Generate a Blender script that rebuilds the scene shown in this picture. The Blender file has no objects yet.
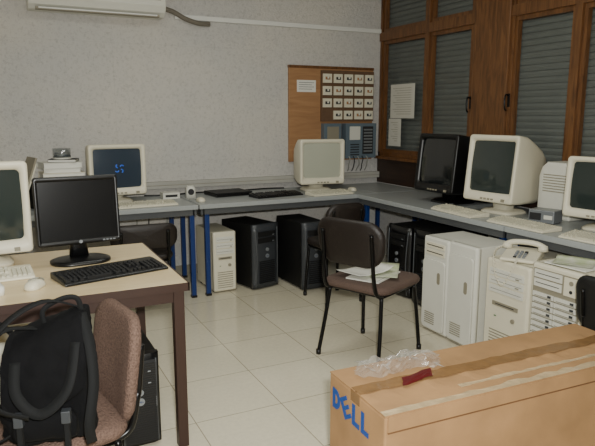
import bpy, math, random
from mathutils import Vector, Matrix
random.seed(7)
COL=bpy.context.scene.collection
# ---------------------------------------------------------------- materials
def lin(c):
    o=[]
    for x in c[:3]:
        x=x/255.
        o.append(x/12.92 if x<=.04045 else ((x+.055)/1.055)**2.4)
    return (*o,1)
def mat(name,col,rough=.5,metal=0,var=0.0,scale=20,bump=0,bscale=None,emit=None,es=0,coat=0,col2=None,spec=.5):
    m=bpy.data.materials.new(name);m.use_nodes=True
    nt=m.node_tree;b=nt.nodes["Principled BSDF"]
    b.inputs["Base Color"].default_value=lin(col)
    b.inputs["Roughness"].default_value=rough
    b.inputs["Metallic"].default_value=metal
    b.inputs["Coat Weight"].default_value=coat
    b.inputs["Specular IOR Level"].default_value=spec
    tc=nt.nodes.new("ShaderNodeTexCoord")
    n=nt.nodes.new("ShaderNodeTexNoise");n.inputs["Scale"].default_value=scale;n.inputs["Detail"].default_value=5
    nt.links.new(tc.outputs["Object"],n.inputs["Vector"])
    if var>0 or col2:
        r=nt.nodes.new("ShaderNodeValToRGB")
        a=lin(col);c2=lin(col2) if col2 else tuple(min(1,x*(1-var)) for x in a[:3])+(1,)
        r.color_ramp.elements[0].position=.3;r.color_ramp.elements[1].position=.7
        r.color_ramp.elements[0].color=c2;r.color_ramp.elements[1].color=a
        nt.links.new(n.outputs["Fac"],r.inputs["Fac"]);nt.links.new(r.outputs["Color"],b.inputs["Base Color"])
    if bump>0:
        n2=nt.nodes.new("ShaderNodeTexNoise");n2.inputs["Scale"].default_value=bscale or scale;n2.inputs["Detail"].default_value=4
        nt.links.new(tc.outputs["Object"],n2.inputs["Vector"])
        bp=nt.nodes.new("ShaderNodeBump");bp.inputs["Strength"].default_value=bump;bp.inputs["Distance"].default_value=.01
        nt.links.new(n2.outputs["Fac"],bp.inputs["Height"]);nt.links.new(bp.outputs["Normal"],b.inputs["Normal"])
    if emit:
        b.inputs["Emission Color"].default_value=lin(emit);b.inputs["Emission Strength"].default_value=es
    return m
def wood(name,c1,c2,rough=.45,axis=2,scale=3):
    m=bpy.data.materials.new(name);m.use_nodes=True;nt=m.node_tree;b=nt.nodes["Principled BSDF"]
    tc=nt.nodes.new("ShaderNodeTexCoord");mp=nt.nodes.new("ShaderNodeMapping")
    s=[scale*8]*3;s[axis]=scale;mp.inputs["Scale"].default_value=s
    n=nt.nodes.new("ShaderNodeTexNoise");n.inputs["Scale"].default_value=1.5;n.inputs["Detail"].default_value=6;n.inputs["Distortion"].default_value=1
    r=nt.nodes.new("ShaderNodeValToRGB");r.color_ramp.elements[0].position=.3;r.color_ramp.elements[1].position=.7
    r.color_ramp.elements[0].color=lin(c1);r.color_ramp.elements[1].color=lin(c2)
    nt.links.new(tc.outputs["Object"],mp.inputs["Vector"]);nt.links.new(mp.outputs["Vector"],n.inputs["Vector"])
    nt.links.new(n.outputs["Fac"],r.inputs["Fac"]);nt.links.new(r.outputs["Color"],b.inputs["Base Color"])
    b.inputs["Roughness"].default_value=rough
    return m
def floor_mat():
    m=bpy.data.materials.new("floor_tiles");m.use_nodes=True;nt=m.node_tree;b=nt.nodes["Principled BSDF"]
    tc=nt.nodes.new("ShaderNodeTexCoord");mp=nt.nodes.new("ShaderNodeMapping");mp.inputs["Location"].default_value=(.15,.1,0)
    br=nt.nodes.new("ShaderNodeTexBrick");br.offset=0;br.squash=1
    br.inputs["Scale"].default_value=1;br.inputs["Brick Width"].default_value=.44;br.inputs["Row Height"].default_value=.44
    br.inputs["Mortar Size"].default_value=.003;br.inputs["Mortar Smooth"].default_value=.4
    br.inputs["Color1"].default_value=lin((236,228,204));br.inputs["Color2"].default_value=lin((230,221,196));br.inputs["Mortar"].default_value=lin((168,158,134))
    n=nt.nodes.new("ShaderNodeTexNoise");n.inputs["Scale"].default_value=45;n.inputs["Detail"].default_value=5
    n3=nt.nodes.new("ShaderNodeTexNoise");n3.inputs["Scale"].default_value=2.2
    mx=nt.nodes.new("ShaderNodeMixRGB");mx.blend_type='MULTIPLY';mx.inputs["Fac"].default_value=.2
    mx2=nt.nodes.new("ShaderNodeMixRGB");mx2.blend_type='MULTIPLY';mx2.inputs["Fac"].default_value=.15
    nt.links.new(tc.outputs["Object"],mp.inputs["Vector"]);nt.links.new(mp.outputs["Vector"],br.inputs["Vector"])
    nt.links.new(tc.outputs["Object"],n.inputs["Vector"]);nt.links.new(tc.outputs["Object"],n3.inputs["Vector"])
    nt.links.new(br.outputs["Color"],mx.inputs[1]);nt.links.new(n.outputs["Fac"],mx.inputs[2])
    nt.links.new(mx.outputs[0],mx2.inputs[1]);nt.links.new(n3.outputs["Fac"],mx2.inputs[2])
    nt.links.new(mx2.outputs[0],b.inputs["Base Color"])
    b.inputs["Roughness"].default_value=.14
    return m
def wall_mat():
    m=bpy.data.materials.new("textured_plaster");m.use_nodes=True;nt=m.node_tree;b=nt.nodes["Principled BSDF"]
    tc=nt.nodes.new("ShaderNodeTexCoord")
    n1=nt.nodes.new("ShaderNodeTexNoise");n1.inputs["Scale"].default_value=1.3;n1.inputs["Detail"].default_value=3;n1.inputs["Roughness"].default_value=.5
    n2=nt.nodes.new("ShaderNodeTexNoise");n2.inputs["Scale"].default_value=42;n2.inputs["Detail"].default_value=8;n2.inputs["Roughness"].default_value=.8
    r1=nt.nodes.new("ShaderNodeValToRGB");r1.color_ramp.elements[0].position=.35;r1.color_ramp.elements[1].position=.65
    r1.color_ramp.elements[0].color=lin((214,212,208));r1.color_ramp.elements[1].color=lin((224,219,210))
    r2=nt.nodes.new("ShaderNodeValToRGB");r2.color_ramp.elements[0].position=.3;r2.color_ramp.elements[1].position=.5
    r2.color_ramp.elements[0].color=(.5,.5,.5,1);r2.color_ramp.elements[1].color=(1,1,1,1)
    mx=nt.nodes.new("ShaderNodeMixRGB");mx.blend_type='MULTIPLY';mx.inputs["Fac"].default_value=.6
    # faint seams between wall panels
    sp=nt.nodes.new("ShaderNodeTexBrick");sp.offset=0;sp.inputs["Scale"].default_value=1;sp.inputs["Brick Width"].default_value=1.22;sp.inputs["Row Height"].default_value=1.0
    sp.inputs["Mortar Size"].default_value=.004;sp.inputs["Mortar Smooth"].default_value=1
    sp.inputs["Color1"].default_value=(1,1,1,1);sp.inputs["Color2"].default_value=(.985,.98,.985,1);sp.inputs["Mortar"].default_value=(.86,.86,.86,1)
    cb_=nt.nodes.new("ShaderNodeSeparateXYZ");cc=nt.nodes.new("ShaderNodeCombineXYZ")
    ad=nt.nodes.new("ShaderNodeMath");ad.operation='ADD'
    m3=nt.nodes.new("ShaderNodeMixRGB");m3.blend_type='MULTIPLY';m3.inputs["Fac"].default_value=.6
    nt.links.new(tc.outputs["Object"],cb_.inputs[0]);nt.links.new(cb_.outputs[0],ad.inputs[0]);nt.links.new(cb_.outputs[1],ad.inputs[1])
    nt.links.new(ad.outputs[0],cc.inputs[0]);nt.links.new(cb_.outputs[2],cc.inputs[1]);nt.links.new(cc.outputs[0],sp.inputs["Vector"])
    bp=nt.nodes.new("ShaderNodeBump");bp.inputs["Strength"].default_value=1;bp.inputs["Distance"].default_value=.02
    for n in (n1,n2): nt.links.new(tc.outputs["Object"],n.inputs["Vector"])
    nt.links.new(n1.outputs["Fac"],r1.inputs["Fac"]);nt.links.new(n2.outputs["Fac"],r2.inputs["Fac"])
    nt.links.new(r1.outputs[0],mx.inputs[1]);nt.links.new(r2.outputs[0],mx.inputs[2])
    nt.links.new(mx.outputs[0],m3.inputs[1]);nt.links.new(sp.outputs["Color"],m3.inputs[2]);nt.links.new(m3.outputs[0],b.inputs["Base Color"])
    nt.links.new(n2.outputs["Fac"],bp.inputs["Height"]);nt.links.new(bp.outputs["Normal"],b.inputs["Normal"])
    b.inputs["Roughness"].default_value=.75
    return m
def clear_mat(name,tint=(1,1,1,1),w=.25,rough=.08,g_=.4,milky=0):
    m=bpy.data.materials.new(name);m.use_nodes=True;nt=m.node_tree;nt.nodes.clear()
    o=nt.nodes.new("ShaderNodeOutputMaterial");t=nt.nodes.new("ShaderNodeBsdfTransparent");t.inputs[0].default_value=tint
    g=nt.nodes.new("ShaderNodeBsdfGlossy");g.inputs["Roughness"].default_value=rough
    mx=nt.nodes.new("ShaderNodeMixShader")
    lw=nt.nodes.new("ShaderNodeLayerWeight")
    pw=nt.nodes.new("ShaderNodeMath");pw.operation='POWER';pw.inputs[1].default_value=4
    mu=nt.nodes.new("ShaderNodeMath");mu.operation='MULTIPLY';mu.inputs[1].default_value=g_
    ad=nt.nodes.new("ShaderNodeMath");ad.operation='ADD';ad.inputs[1].default_value=w;ad.use_clamp=True
    nt.links.new(lw.outputs["Facing"],pw.inputs[0]);nt.links.new(pw.outputs[0],mu.inputs[0]);nt.links.new(mu.outputs[0],ad.inputs[0]);nt.links.new(ad.outputs[0],mx.inputs[0])
    base=t.outputs[0]
    if milky:
        df=nt.nodes.new("ShaderNodeBsdfDiffuse");df.inputs[0].default_value=(.85,.86,.85,1)
        m2=nt.nodes.new("ShaderNodeMixShader");m2.inputs[0].default_value=milky
        nt.links.new(t.outputs[0],m2.inputs[1]);nt.links.new(df.outputs[0],m2.inputs[2]);base=m2.outputs[0]
    nt.links.new(base,mx.inputs[1]);nt.links.new(g.outputs[0],mx.inputs[2]);nt.links.new(mx.outputs[0],o.inputs[0])
    return m
FLOOR=floor_mat();WALL=wall_mat()
CEIL=mat("ceiling_paint",(200,198,190),.9,var=.05)
BROWNWOOD=wood("stained_window_wood",(80,51,27),(122,82,46),.4)
WOODH=wood("stained_wood_panel",(36,23,15),(54,35,23),.5,axis=1)
SHUT=mat("shutter_slats",(96,101,97),.6,var=.12,scale=6)
GLASS=clear_mat("window_glass",w=.02,rough=.02,g_=.3)
WHITEPL=mat("white_trunking",(222,222,216),.5)
TRUNK2=mat("grey_trunking",(176,174,166),.6,var=.15,scale=5)  # greyer, slightly mottled plastic for the lower trunking
BEIGE=mat("beige_plastic",(220,214,192),.45,var=.05,scale=8)
BEIGE2=mat("pale_grey_plastic",(214,213,202),.45,var=.05,scale=8)
BEIGED=mat("beige_recess",(138,132,114),.6)  # darker beige for buttons and trim, also painted recess shade
SLOT=mat("slot_dark",(34,34,36),.7)
BLACKP=mat("black_plastic",(9,9,11),.35,var=.2,scale=30)
BLACKM=mat("black_matte",(10,10,11),.6,var=.2,scale=60)
GREYP=mat("dark_grey_plastic",(54,57,61),.35,.1)
SILV=mat("silver_plastic",(130,134,138),.35,.3)
SCR=mat("crt_glass_off",(44,52,50),.12,coat=.6)
SCRD=mat("dark_glass_off",(14,18,20),.12,coat=.6)
LCDS=mat("lcd_panel_off",(8,9,12),.22)
SCRON=mat("crt_glass_lit",(126,128,114),.2,emit=(196,196,172),es=.22)
SCRBLUE=mat("crt_glass_desktop",(40,50,60),.2,emit=(44,58,74),es=.15)
SCRLOGO=mat("screen_emblem",(40,90,190),.3,emit=(50,100,200),es=.3)
DESKG=mat("grey_laminate",(158,162,162),.35,var=.06,scale=4)
DESKE=mat("grey_desk_edge",(70,72,74),.5)
BLUE=mat("blue_enamel",(16,46,104),.35)
LAM=wood("pale_wood_laminate",(208,186,144),(222,202,162),.3,axis=0,scale=1.2)
BRNM=mat("brown_metal",(54,34,27),.45,var=.1)
STEELG=mat("grey_steel",(120,124,126),.45,.2)
DKSTR=mat("dark_silver_strip",(96,99,102),.4,.3)
BLKMET=mat("black_tube",(12,12,13),.3,.4)
DKBRN=mat("dark_brown_vinyl",(30,22,18),.5,var=.2,scale=60,bump=.2)
SEATBR=mat("brown_seat_fabric",(96,77,68),.9,var=.25,scale=160,bump=.4)
FABRIC=mat("mauve_brown_weave",(120,97,86),.95,var=.5,scale=150,bump=.7,spec=.2)
BAG=mat("black_nylon",(6,6,8),.9,var=.3,scale=120,bump=.3,bscale=24,spec=.2)
BAGS=mat("strap_webbing",(12,13,14),.85,spec=.3)
CARD=mat("cardboard",(178,138,94),.8,var=.28,scale=5,bump=.35,bscale=8)
CARD2=mat("cardboard_gap_shade",(110,76,46),.8,var=.15,scale=30)  # darkened cardboard, stands in for the shadow gap below the lip
DBLUE=mat("print_blue",(10,70,150),.6)
TAPE=mat("packing_tape",(142,108,70),.25,var=.25,scale=14,bump=.3,bscale=25)
TAPEW=mat("pale_tape",(202,178,140),.25,coat=.5,var=.25,scale=18,bump=.4,bscale=25)
PLASTIC=clear_mat("clear_plastic_wrap",w=.12,rough=.14,g_=.5,milky=.10)
CLEARP=clear_mat("clear_plastic_cover",(.8,.84,.86,1),w=.25,rough=.15)
RED=mat("dark_red_wrap",(92,16,20),.4)
PAPER=mat("paper",(226,225,216),.7)
PAPERW=mat("window_paper",(196,194,184),.7)
PAPER2=mat("magazine_cover",(176,190,140),.5,col2=(220,218,208),scale=14)
BOARD=wood("tan_board",(148,108,72),(170,128,88),.7,axis=0,scale=2)
DBOARD=mat("brown_backing",(104,78,56),.7,var=.15)
GREYB=mat("grey_box",(96,110,120),.5,var=.1,scale=12)
INK=mat("printed_ink",(60,60,66),.6)
MESHM=mat("grille",(34,35,38),.5,.2)
GREENL=mat("green_led",(60,110,70),.4)
PIPE=mat("grey_pipe",(110,104,92),.6)
CORD=mat("black_cord",(16,16,16),.5)
CORDG=mat("grey_cord",(150,150,142),.5)
# ---------------------------------------------------------------- mesh builder
def rr(w,h,r,n=4):
    r=min(r,w/2-1e-4,h/2-1e-4);P=[]
    for cx,cy,a0 in ((w/2-r,h/2-r,0),(-w/2+r,h/2-r,90),(-w/2+r,-h/2+r,180),(w/2-r,-h/2+r,270)):
        for i in range(n+1):
            a=math.radians(a0+90*i/n);P.append((cx+r*math.cos(a),cy+r*math.sin(a)))
    return P
class MB:
    def __init__(s): s.v=[];s.f=[];s.mi=[];s.sm=[];s.mats=[]
    def _m(s,m):
        if m not in s.mats: s.mats.append(m)
        return s.mats.index(m)
    def add(s,V,F,m,smooth=False,T=None):
        o=len(s.v);k=s._m(m)
        for p in V:
            p=Vector(p)
            if T is not None:p=T@p
            s.v.append(p)
        for f in F:
            s.f.append([o+i for i in f]);s.mi.append(k);s.sm.append(smooth)
        return s
    def box(s,x0,x1,y0,y1,z0,z1,m,T=None):
        V=[(x,y,z) for z in (z0,z1) for y in (y0,y1) for x in (x0,x1)]
        return s.add(V,[(0,2,3,1),(4,5,7,6),(0,1,5,4),(2,6,7,3),(0,4,6,2),(1,3,7,5)],m,T=T)
    def loft(s,R,m,c0=True,c1=True,smooth=True,T=None,closed=False):
        n=len(R[0]);V=[p for r in R for p in r];F=[]
        L=len(R)
        for i in range(L if closed else L-1):
            for j in range(n):
                a=i*n+j;b=i*n+(j+1)%n;i2=(i+1)%L
                F.append((a,b,i2*n+(j+1)%n,i2*n+j))
        s.add(V,F,m,smooth,T)
        o=len(s.v)-len(V)
        if not closed:
            k=s._m(m)
            if c0: s.f.append([o+j for j in range(n)][::-1]);s.mi.append(k);s.sm.append(False)
            if c1: s.f.append([o+(L-1)*n+j for j in range(n)]);s.mi.append(k);s.sm.append(False)
        return s
    def sweep(s,pts,prof,m,up=(0,0,1),smooth=True,T=None,closed=False):
        P=[Vector(p) for p in pts];R=[];up=Vector(up);last=None
        for i,p in enumerate(P):
            if closed: t=P[(i+1)%len(P)]-P[i-1]
            else: t=P[min(i+1,len(P)-1)]-P[max(i-1,0)]
            if t.length<1e-9:t=Vector((0,0,1))
            t.normalize()
            if last is None:
                u=up
                if abs(t.dot(u))>.95:u=Vector((0,1,0)) if abs(t.y)<.9 else Vector((1,0,0))
                side=t.cross(u).normalized()
            else:
                side=(last-t*last.dot(t)).normalized()
            last=side;w=side.cross(t)
            R.append([p+side*a+w*b for a,b in prof])
        return s.loft(R,m,smooth=smooth,T=T,closed=closed)
    def tube(s,pts,r,m,n=10,T=None,closed=False):
        return s.sweep(pts,[(r*math.cos(2*math.pi*i/n),r*math.sin(2*math.pi*i/n)) for i in range(n)],m,T=T,closed=closed)
    def cyl(s,p0,p1,r,m,n=20,r1=None,T=None):
        p0=Vector(p0);p1=Vector(p1);t=(p1-p0).normalized();u=Vector((0,0,1)) if abs(t.z)<.9 else Vector((1,0,0))
        a=t.cross(u).normalized();b=a.cross(t);r1=r if r1 is None else r1
        R=[[p+a*q*math.cos(2*math.pi*i/n)+b*q*math.sin(2*math.pi*i/n) for i in range(n)] for p,q in ((p0,r),(p1,r1))]
        return s.loft(R,m,T=T)
    def pad(s,W,H,Tk,r,m,bend=0,T=None,plane='XZ',taper=0):
        R=[]
        for sc,y in ((.04,-.5),(.5,-.5),(.88,-.47),(.97,-.35),(1,-.1),(1,.1),(.97,.35),(.88,.47),(.5,.5),(.04,.5)):
            ring=[]
            for a,b in rr(W*sc if sc<1 else W,H*sc if sc<1 else H,r*sc,6):
                if plane=='XZ':
                    a*=1-taper*max(0,-b/H*2);ring.append((a,y*Tk-bend*a*a,b))
                else: ring.append((a,b,y*Tk-bend*a*a))
            R.append(ring)
        return s.loft(R,m,T=T)
    def build(s,name,parent=None,bevel=0,T=None,label=None,cat=None,loc=None,kind=None,group=None,rot=0):
        me=bpy.data.meshes.new(name);me.from_pydata([tuple(v) for v in s.v],[],s.f)
        for m in s.mats: me.materials.append(m)
        for i,p in enumerate(me.polygons): p.material_index=s.mi[i];p.use_smooth=s.sm[i]
        import bmesh
        bm=bmesh.new();bm.from_mesh(me);bmesh.ops.recalc_face_normals(bm,faces=bm.faces);bm.to_mesh(me);bm.free()
        o=bpy.data.objects.new(name,me);COL.objects.link(o)
        if parent is not None:o.parent=parent
        if loc:o.location=loc
        if rot:o.rotation_euler=(0,0,math.radians(rot))
        if bevel:
            b=o.modifiers.new("bevel",'BEVEL');b.width=bevel;b.segments=2;b.limit_method='ANGLE';b.angle_limit=math.radians(50)
        if label:o["label"]=label
        if cat:o["category"]=cat
        if kind:o["kind"]=kind
        if group:o["group"]=group
        return o
def thing(name,label,cat,loc,rot=0,group=None):
    e=bpy.data.objects.new(name,None);e.empty_display_size=.1;COL.objects.link(e)
    e.location=loc;e.rotation_euler=(0,0,math.radians(rot));e["label"]=label;e["category"]=cat
    if group:e["group"]=group
    return e
def text(body,size,m,parent,M,name="lettering",ext=.0008,bold=0.0):
    c=bpy.data.curves.new("t",'FONT');c.body=body;c.size=size;c.extrude=ext;c.align_x='CENTER';c.align_y='CENTER';c.offset=bold
    t=bpy.data.objects.new("t",c);COL.objects.link(t);bpy.context.view_layer.update()
    me=bpy.data.meshes.new_from_object(t.evaluated_get(bpy.context.evaluated_depsgraph_get()))
    bpy.data.objects.remove(t);me.materials.clear();me.materials.append(m);me.name=name
    o=bpy.data.objects.new(name,me);COL.objects.link(o);o.parent=parent;o.matrix_local=M
    return o
def Rz(a):return Matrix.Rotation(math.radians(a),4,'Z')
def Rx(a):return Matrix.Rotation(math.radians(a),4,'X')
def Ry(a):return Matrix.Rotation(math.radians(a),4,'Y')
def Tr(x,y,z):return Matrix.Translation((x,y,z))
FRONT=Rx(90) # text facing -Y
def smooth_pts(P,n=6):
    P=[Vector(p) for p in P];o=[]
    for i in range(len(P)-1):
        a=P[max(i-1,0)];b=P[i];c=P[i+1];d=P[min(i+2,len(P)-1)]
        for k in range(n):
            t=k/n;o.append(.5*((2*b)+(c-a)*t+(2*a-5*b+4*c-d)*t*t+(3*b-a-3*c+d)*t**3))
    o.append(P[-1]);return o
# ---------------------------------------------------------------- setting
XR=3.5;YB=5.2;ZC=2.75
MB().box(-2.2,3.9,-1.6,5.4,-.1,0,FLOOR).build("floor",kind="structure")
MB().box(-2.2,3.9,-1.6,5.4,ZC,ZC+.1,CEIL).build("ceiling",kind="structure")
MB().box(-2.2,3.9,YB,YB+.12,0,ZC,WALL).build("wall_back",kind="structure")
MB().box(-2.2,-2.08,-1.6,YB,0,ZC,WALL).build("wall_left",kind="structure")
MB().box(-2.08,3.9,-1.6,-1.48,0,ZC,WALL).build("wall_front",kind="structure")
w=MB();w.box(XR+.14,XR+.26,-1.48,YB,0,ZC,WALL);w.box(XR,XR+.14,-1.48,YB,0,.74,WALL);w.box(XR,XR+.14,-1.48,YB,.74,1.0,WOODH)
w.build("wall_right",kind="structure")
def window(n,panes,y0,y1):
    w=MB();W=BROWNWOOD
    zb,zt,zu=1.0,2.18,ZC
    w.box(XR,XR+.12,y0,y1,zb,zb+.05,W);w.box(XR-.01,XR+.12,y0,y1,zt-.04,zt+.04,W);w.box(XR,XR+.12,y0,y1,zu-.06,zu,W)
    w.box(XR-.045,XR+.12,y0,y1,zb-.015,zb+.012,W)
    w.box(XR,XR+.12,y0,y0+.03,zb,zu,W);w.box(XR,XR+.12,y1-.03,y1,zb,zu,W)
    for a,b in panes:
        for (c,d) in ((zb+.05,zt-.04),(zt+.04,zu-.06)):
            s=.034
            w.box(XR+.012,XR+.05,a,a+s,c,d,W);w.box(XR+.012,XR+.05,b-s,b,c,d,W)
            w.box(XR+.012,XR+.05,a+s,b-s,c,c+s,W);w.box(XR+.012,XR+.05,a+s,b-s,d-s,d,W)
            w.add([(XR+.04,a+s,c+s),(XR+.04,b-s,c+s),(XR+.04,b-s,d-s),(XR+.04,a+s,d-s)],[(0,1,2,3)],GLASS)
            z=c
            while z<d-.01:
                z2=min(z+.046,d)
                V=[(XR+.062,a,z),(XR+.055,a,z+(z2-z)*.5),(XR+.062,a,z2-.006),(XR+.07,a,z2),(XR+.09,a,z2),(XR+.09,a,z)]
                w.loft([V,[(p[0],b,p[2]) for p in V]],SHUT,smooth=False);z=z2
    ps=sorted(panes)
    for k in range(len(ps)-1):
        w.box(XR-.008,XR+.1,ps[k][1]-.004,ps[k+1][0]+.004,zb+.05,zu-.06,W)
    return w.build("window_%d"%n,kind="structure")
w1=window(1,[(3.87,4.42),(4.47,5.15)],3.84,5.19)
w2=window(2,[(2.90,3.44),(2.30,2.85),(1.72,2.25)],1.68,3.46)
def handle(par,y,z):
    h=MB();h.box(XR-.008,XR+.012,y-.009,y+.009,z-.05,z+.05,BLKMET)
    h.tube(smooth_pts([(XR-.008,y,z+.035),(XR-.035,y,z+.04),(XR-.045,y,z),(XR-.04,y,z-.06),(XR-.025,y,z-.075)]),.0065,BLKMET)
    h.build("handle",par)
handle(w1,3.86,1.52);handle(w2,3.445,1.53)
MB().box(XR-.02,XR+.14,3.46,3.84,0.742,ZC,BROWNWOOD).build("trim_1",kind="structure",bevel=.008)
MB().box(XR-.0,XR+.14,-1.48,1.68,1.0,ZC,WALL).build("trim_2",kind="structure")
t=MB();t.box(1.42,XR-.003,YB-.03,YB,2.215,2.255,WHITEPL);t.build("trim_3",kind="structure",bevel=.004)
t=MB();t.box(.6,XR-.003,YB-.05,YB,.79,.85,TRUNK2);t.box(.6,XR-.003,YB-.053,YB-.05,.818,.822,BEIGED);t.build("trim_4",kind="structure",bevel=.004)
MB().box(-2.08,XR,YB-.012,YB,0,.08,BEIGED).build("baseboard_back",kind="structure")
# ---------------------------------------------------------------- air conditioner
ac=thing("air_conditioner","white wall-mounted split air conditioner above the desks","air conditioner",(.79,YB,2.2))
prof=[(0,0.0),(-.14,0.0),(-.19,.03),(-.215,.08),(-.215,.26),(-.19,.29),(0,.29)]
b=MB();b.loft([[(x,y,z) for y,z in prof] for x in (-.51,.51)],BEIGE2,smooth=False);b.build("housing",ac,bevel=.008)
b=MB()
b.box(-.46,.46,-.186,-.13,-.006,.012,BEIGED);b.build("air_outlet",ac)
b=MB();b.box(-.44,.44,-.2,-.17,.0,.01,WHITEPL);b.build("louvre",ac,bevel=.002)
b=MB()
for i in range(9): b.box(-.47,.47,-.219,-.213,.12+i*.014,.126+i*.014,BEIGED)
b.build("intake_grille",ac)
p=MB();p.tube(smooth_pts([(.46,-.06,.1),(.60,-.05,.07),(.71,-.045,.02),(.83,-.04,-.01),(.93,-.03,-.01)]),.02,PIPE)
p.build("refrigerant_pipe",ac,label="grey insulated pipe")
# ---------------------------------------------------------------- electrical board
eb=thing("electrical_board","tan wall board with rows of cream breakers and grey boxes","electrical panel",(2.95,YB,.98))
b=MB();b.box(-.47,.46,-.03,0,.0,.88,BOARD);b.box(-.475,.465,-.035,0,.875,.9,BROWNWOOD);b.build("backboard",eb,bevel=.003)
b=MB();b.box(-.14,.45,-.06,-.03,.38,.86,DBOARD);b.build("breaker_frame",eb,bevel=.003)
for r_ in range(4):
    for c_ in range(5):
        x=-.085+c_*.118;z=.44+r_*.115
        if (r_,c_) in ((0,0),): continue
        b=MB();b.box(x-.047,x+.047,-.078,-.06,z-.042,z+.042,BEIGE)
        b.box(x-.026,x+.026,-.083,-.078,z-.012,z+.014,SLOT if (r_+c_)%3 else BOARD);b.box(x-.008,x+.008,-.094,-.083,z-.004,z+.014,BEIGE2)
        b.build("breaker",eb,bevel=.002)
b=MB();b.box(.1,.45,-.12,-.03,.02,.36,GREYB);b.box(.14,.26,-.127,-.12,.2,.33,BEIGE2);b.box(.29,.41,-.127,-.12,.06,.33,SLOT)
for i in range(5): b.box(.15,.25,-.126,-.12,.05+i*.025,.06+i*.025,SLOT)
for i in range(8): b.box(.3,.4,-.13,-.127,.08+i*.03,.095+i*.03,STEELG)
b.build("junction_box",eb,bevel=.003)
b=MB();b.box(-.13,.06,-.1,-.03,.16,.36,GREYB);b.box(-.1,.03,-.106,-.1,.2,.33,BEIGED);b.build("junction_box",eb,bevel=.004)
b=MB()
for i in range(5):
    x=.13+i*.05;b.tube(smooth_pts([(x,-.10,.05),(x+.01,-.135,.02),(x+.01*(i%3),-.13,-.04),(x+.03,-.08,-.08),(x+.03,-.055,-.11)]),.005,CORD if i%2 else CORDG,n=6)
b.build("wiring",eb)
b=MB();b.box(-.1,.1,-.002,0,-.055,.055,PAPER)
for i in range(4): b.box(-.08,.08-.02*(i%2),-.003,-.002,.03-i*.02,.034-i*.02,INK)
b.build("wall_notice",label="small white printed notice pinned to the tan board",cat="notice",loc=(2.66,YB-.03,1.69))
def sheet(name,y0,y1,z0,z1,label):
    b=MB();x=XR-.004
    b.box(x-.003,x,y0,y1,z0,z1,PAPERW)
    k=int((z1-z0-.05)/.022)
    for i in range(k): b.box(x-.004,x-.003,y0+.05,y1-.04-.03*(i%3),z1-.04-i*.022,z1-.036-i*.022,BEIGED)
    b.build(name,label=label,cat="paper")
sheet("paper_sheet",4.60,4.98,1.39,1.71,"white printed sheet taped to the window")
sheet("paper_sheet",4.80,5.0,1.12,1.385,"narrow white sheet taped low on the window")
# ---------------------------------------------------------------- desks
def back_desk(x0,x1,y0,y1,label,legs,group):
    cx,cy=(x0+x1)/2,(y0+y1)/2
    d=thing("desk",label,"desk",(cx,cy,0),group=group)
    b=MB();b.box(x0-cx,x1-cx,y0-cy,y1-cy,.705,.74,DESKG);b.build("desktop",d,bevel=.004)
    b=MB()
    b.box(x0-cx+.03,x1-cx-.03,y0-cy+.012,y0-cy+.04,.66,.705,DESKE);b.box(x0-cx+.03,x1-cx-.03,y1-cy-.04,y1-cy-.012,.66,.705,DESKE)
    b.box(x0-cx+.012,x0-cx+.04,y0-cy+.012,y1-cy-.012,.66,.705,DESKE);b.box(x1-cx-.04,x1-cx-.012,y0-cy+.012,y1-cy-.012,.66,.705,DESKE)
    b.build("apron",d)
    for lx,ly in legs:
        b=MB();b.box(lx-cx-.018,lx-cx+.018,ly-cy-.018,ly-cy+.018,.012,.705,BLUE);b.box(lx-cx-.022,lx-cx+.022,ly-cy-.022,ly-cy+.022,0,.02,BLACKP);b.build("leg",d,bevel=.003)
    return d
G="grey laminate desks along the walls"
back_desk(-.4,1.345,4.42,5.14,"grey laminate desk with blue legs against plaster wall",[(1.30,4.46),(1.30,5.08),(-.36,4.46),(-.36,5.08)],G)
back_desk(1.355,2.98,4.42,5.14,"grey laminate desk with blue legs holding lit monitor",[(1.42,4.46),(1.40,5.08),(2.90,4.46),(2.93,5.08)],G)
back_desk(2.985,3.48,4.42,5.14,"small grey corner desk filling the gap beside the window",[(3.44,4.46),(3.44,5.08)],G)
back_desk(2.78,3.48,2.72,4.41,"long grey desk with blue legs under the window",[(2.84,4.36),(3.44,4.36),(2.84,2.77),(3.44,2.77)],G)
back_desk(2.78,3.48,1.0,2.71,"long grey desk with blue legs beside beige towers",[(2.84,2.67),(3.44,2.66),(2.84,1.05),(3.44,1.05)],G)
nd=thing("wooden_desk","pale wood laminate desk with brown metal frame","desk",(-.12,2.8,0))
b=MB();b.box(-.78,.78,-.45,.42,.712,.74,LAM);b.build("desktop",nd,bevel=.003)
b=MB()
b.box(-.785,.785,-.456,-.45,.705,.7395,BRNM);b.box(.78,.786,-.456,.425,.705,.7395,BRNM)
b.build("edge_band",nd)
b=MB();b.box(-.76,.76,-.43,-.4,.655,.71,BRNM);b.box(-.76,.76,.37,.4,.655,.71,BRNM);b.box(.735,.765,-.43,.4,.655,.71,BRNM);b.box(-.765,-.735,-.43,.4,.655,.71,BRNM);b.build("apron",nd)
for lx,ly in ((.745,-.415),(.745,.385),(-.745,-.415),(-.745,.385)):
    b=MB();b.box(lx-.022,lx+.022,ly-.022,ly+.022,0,.71,BRNM);b.build("leg",nd,bevel=.003)
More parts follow.
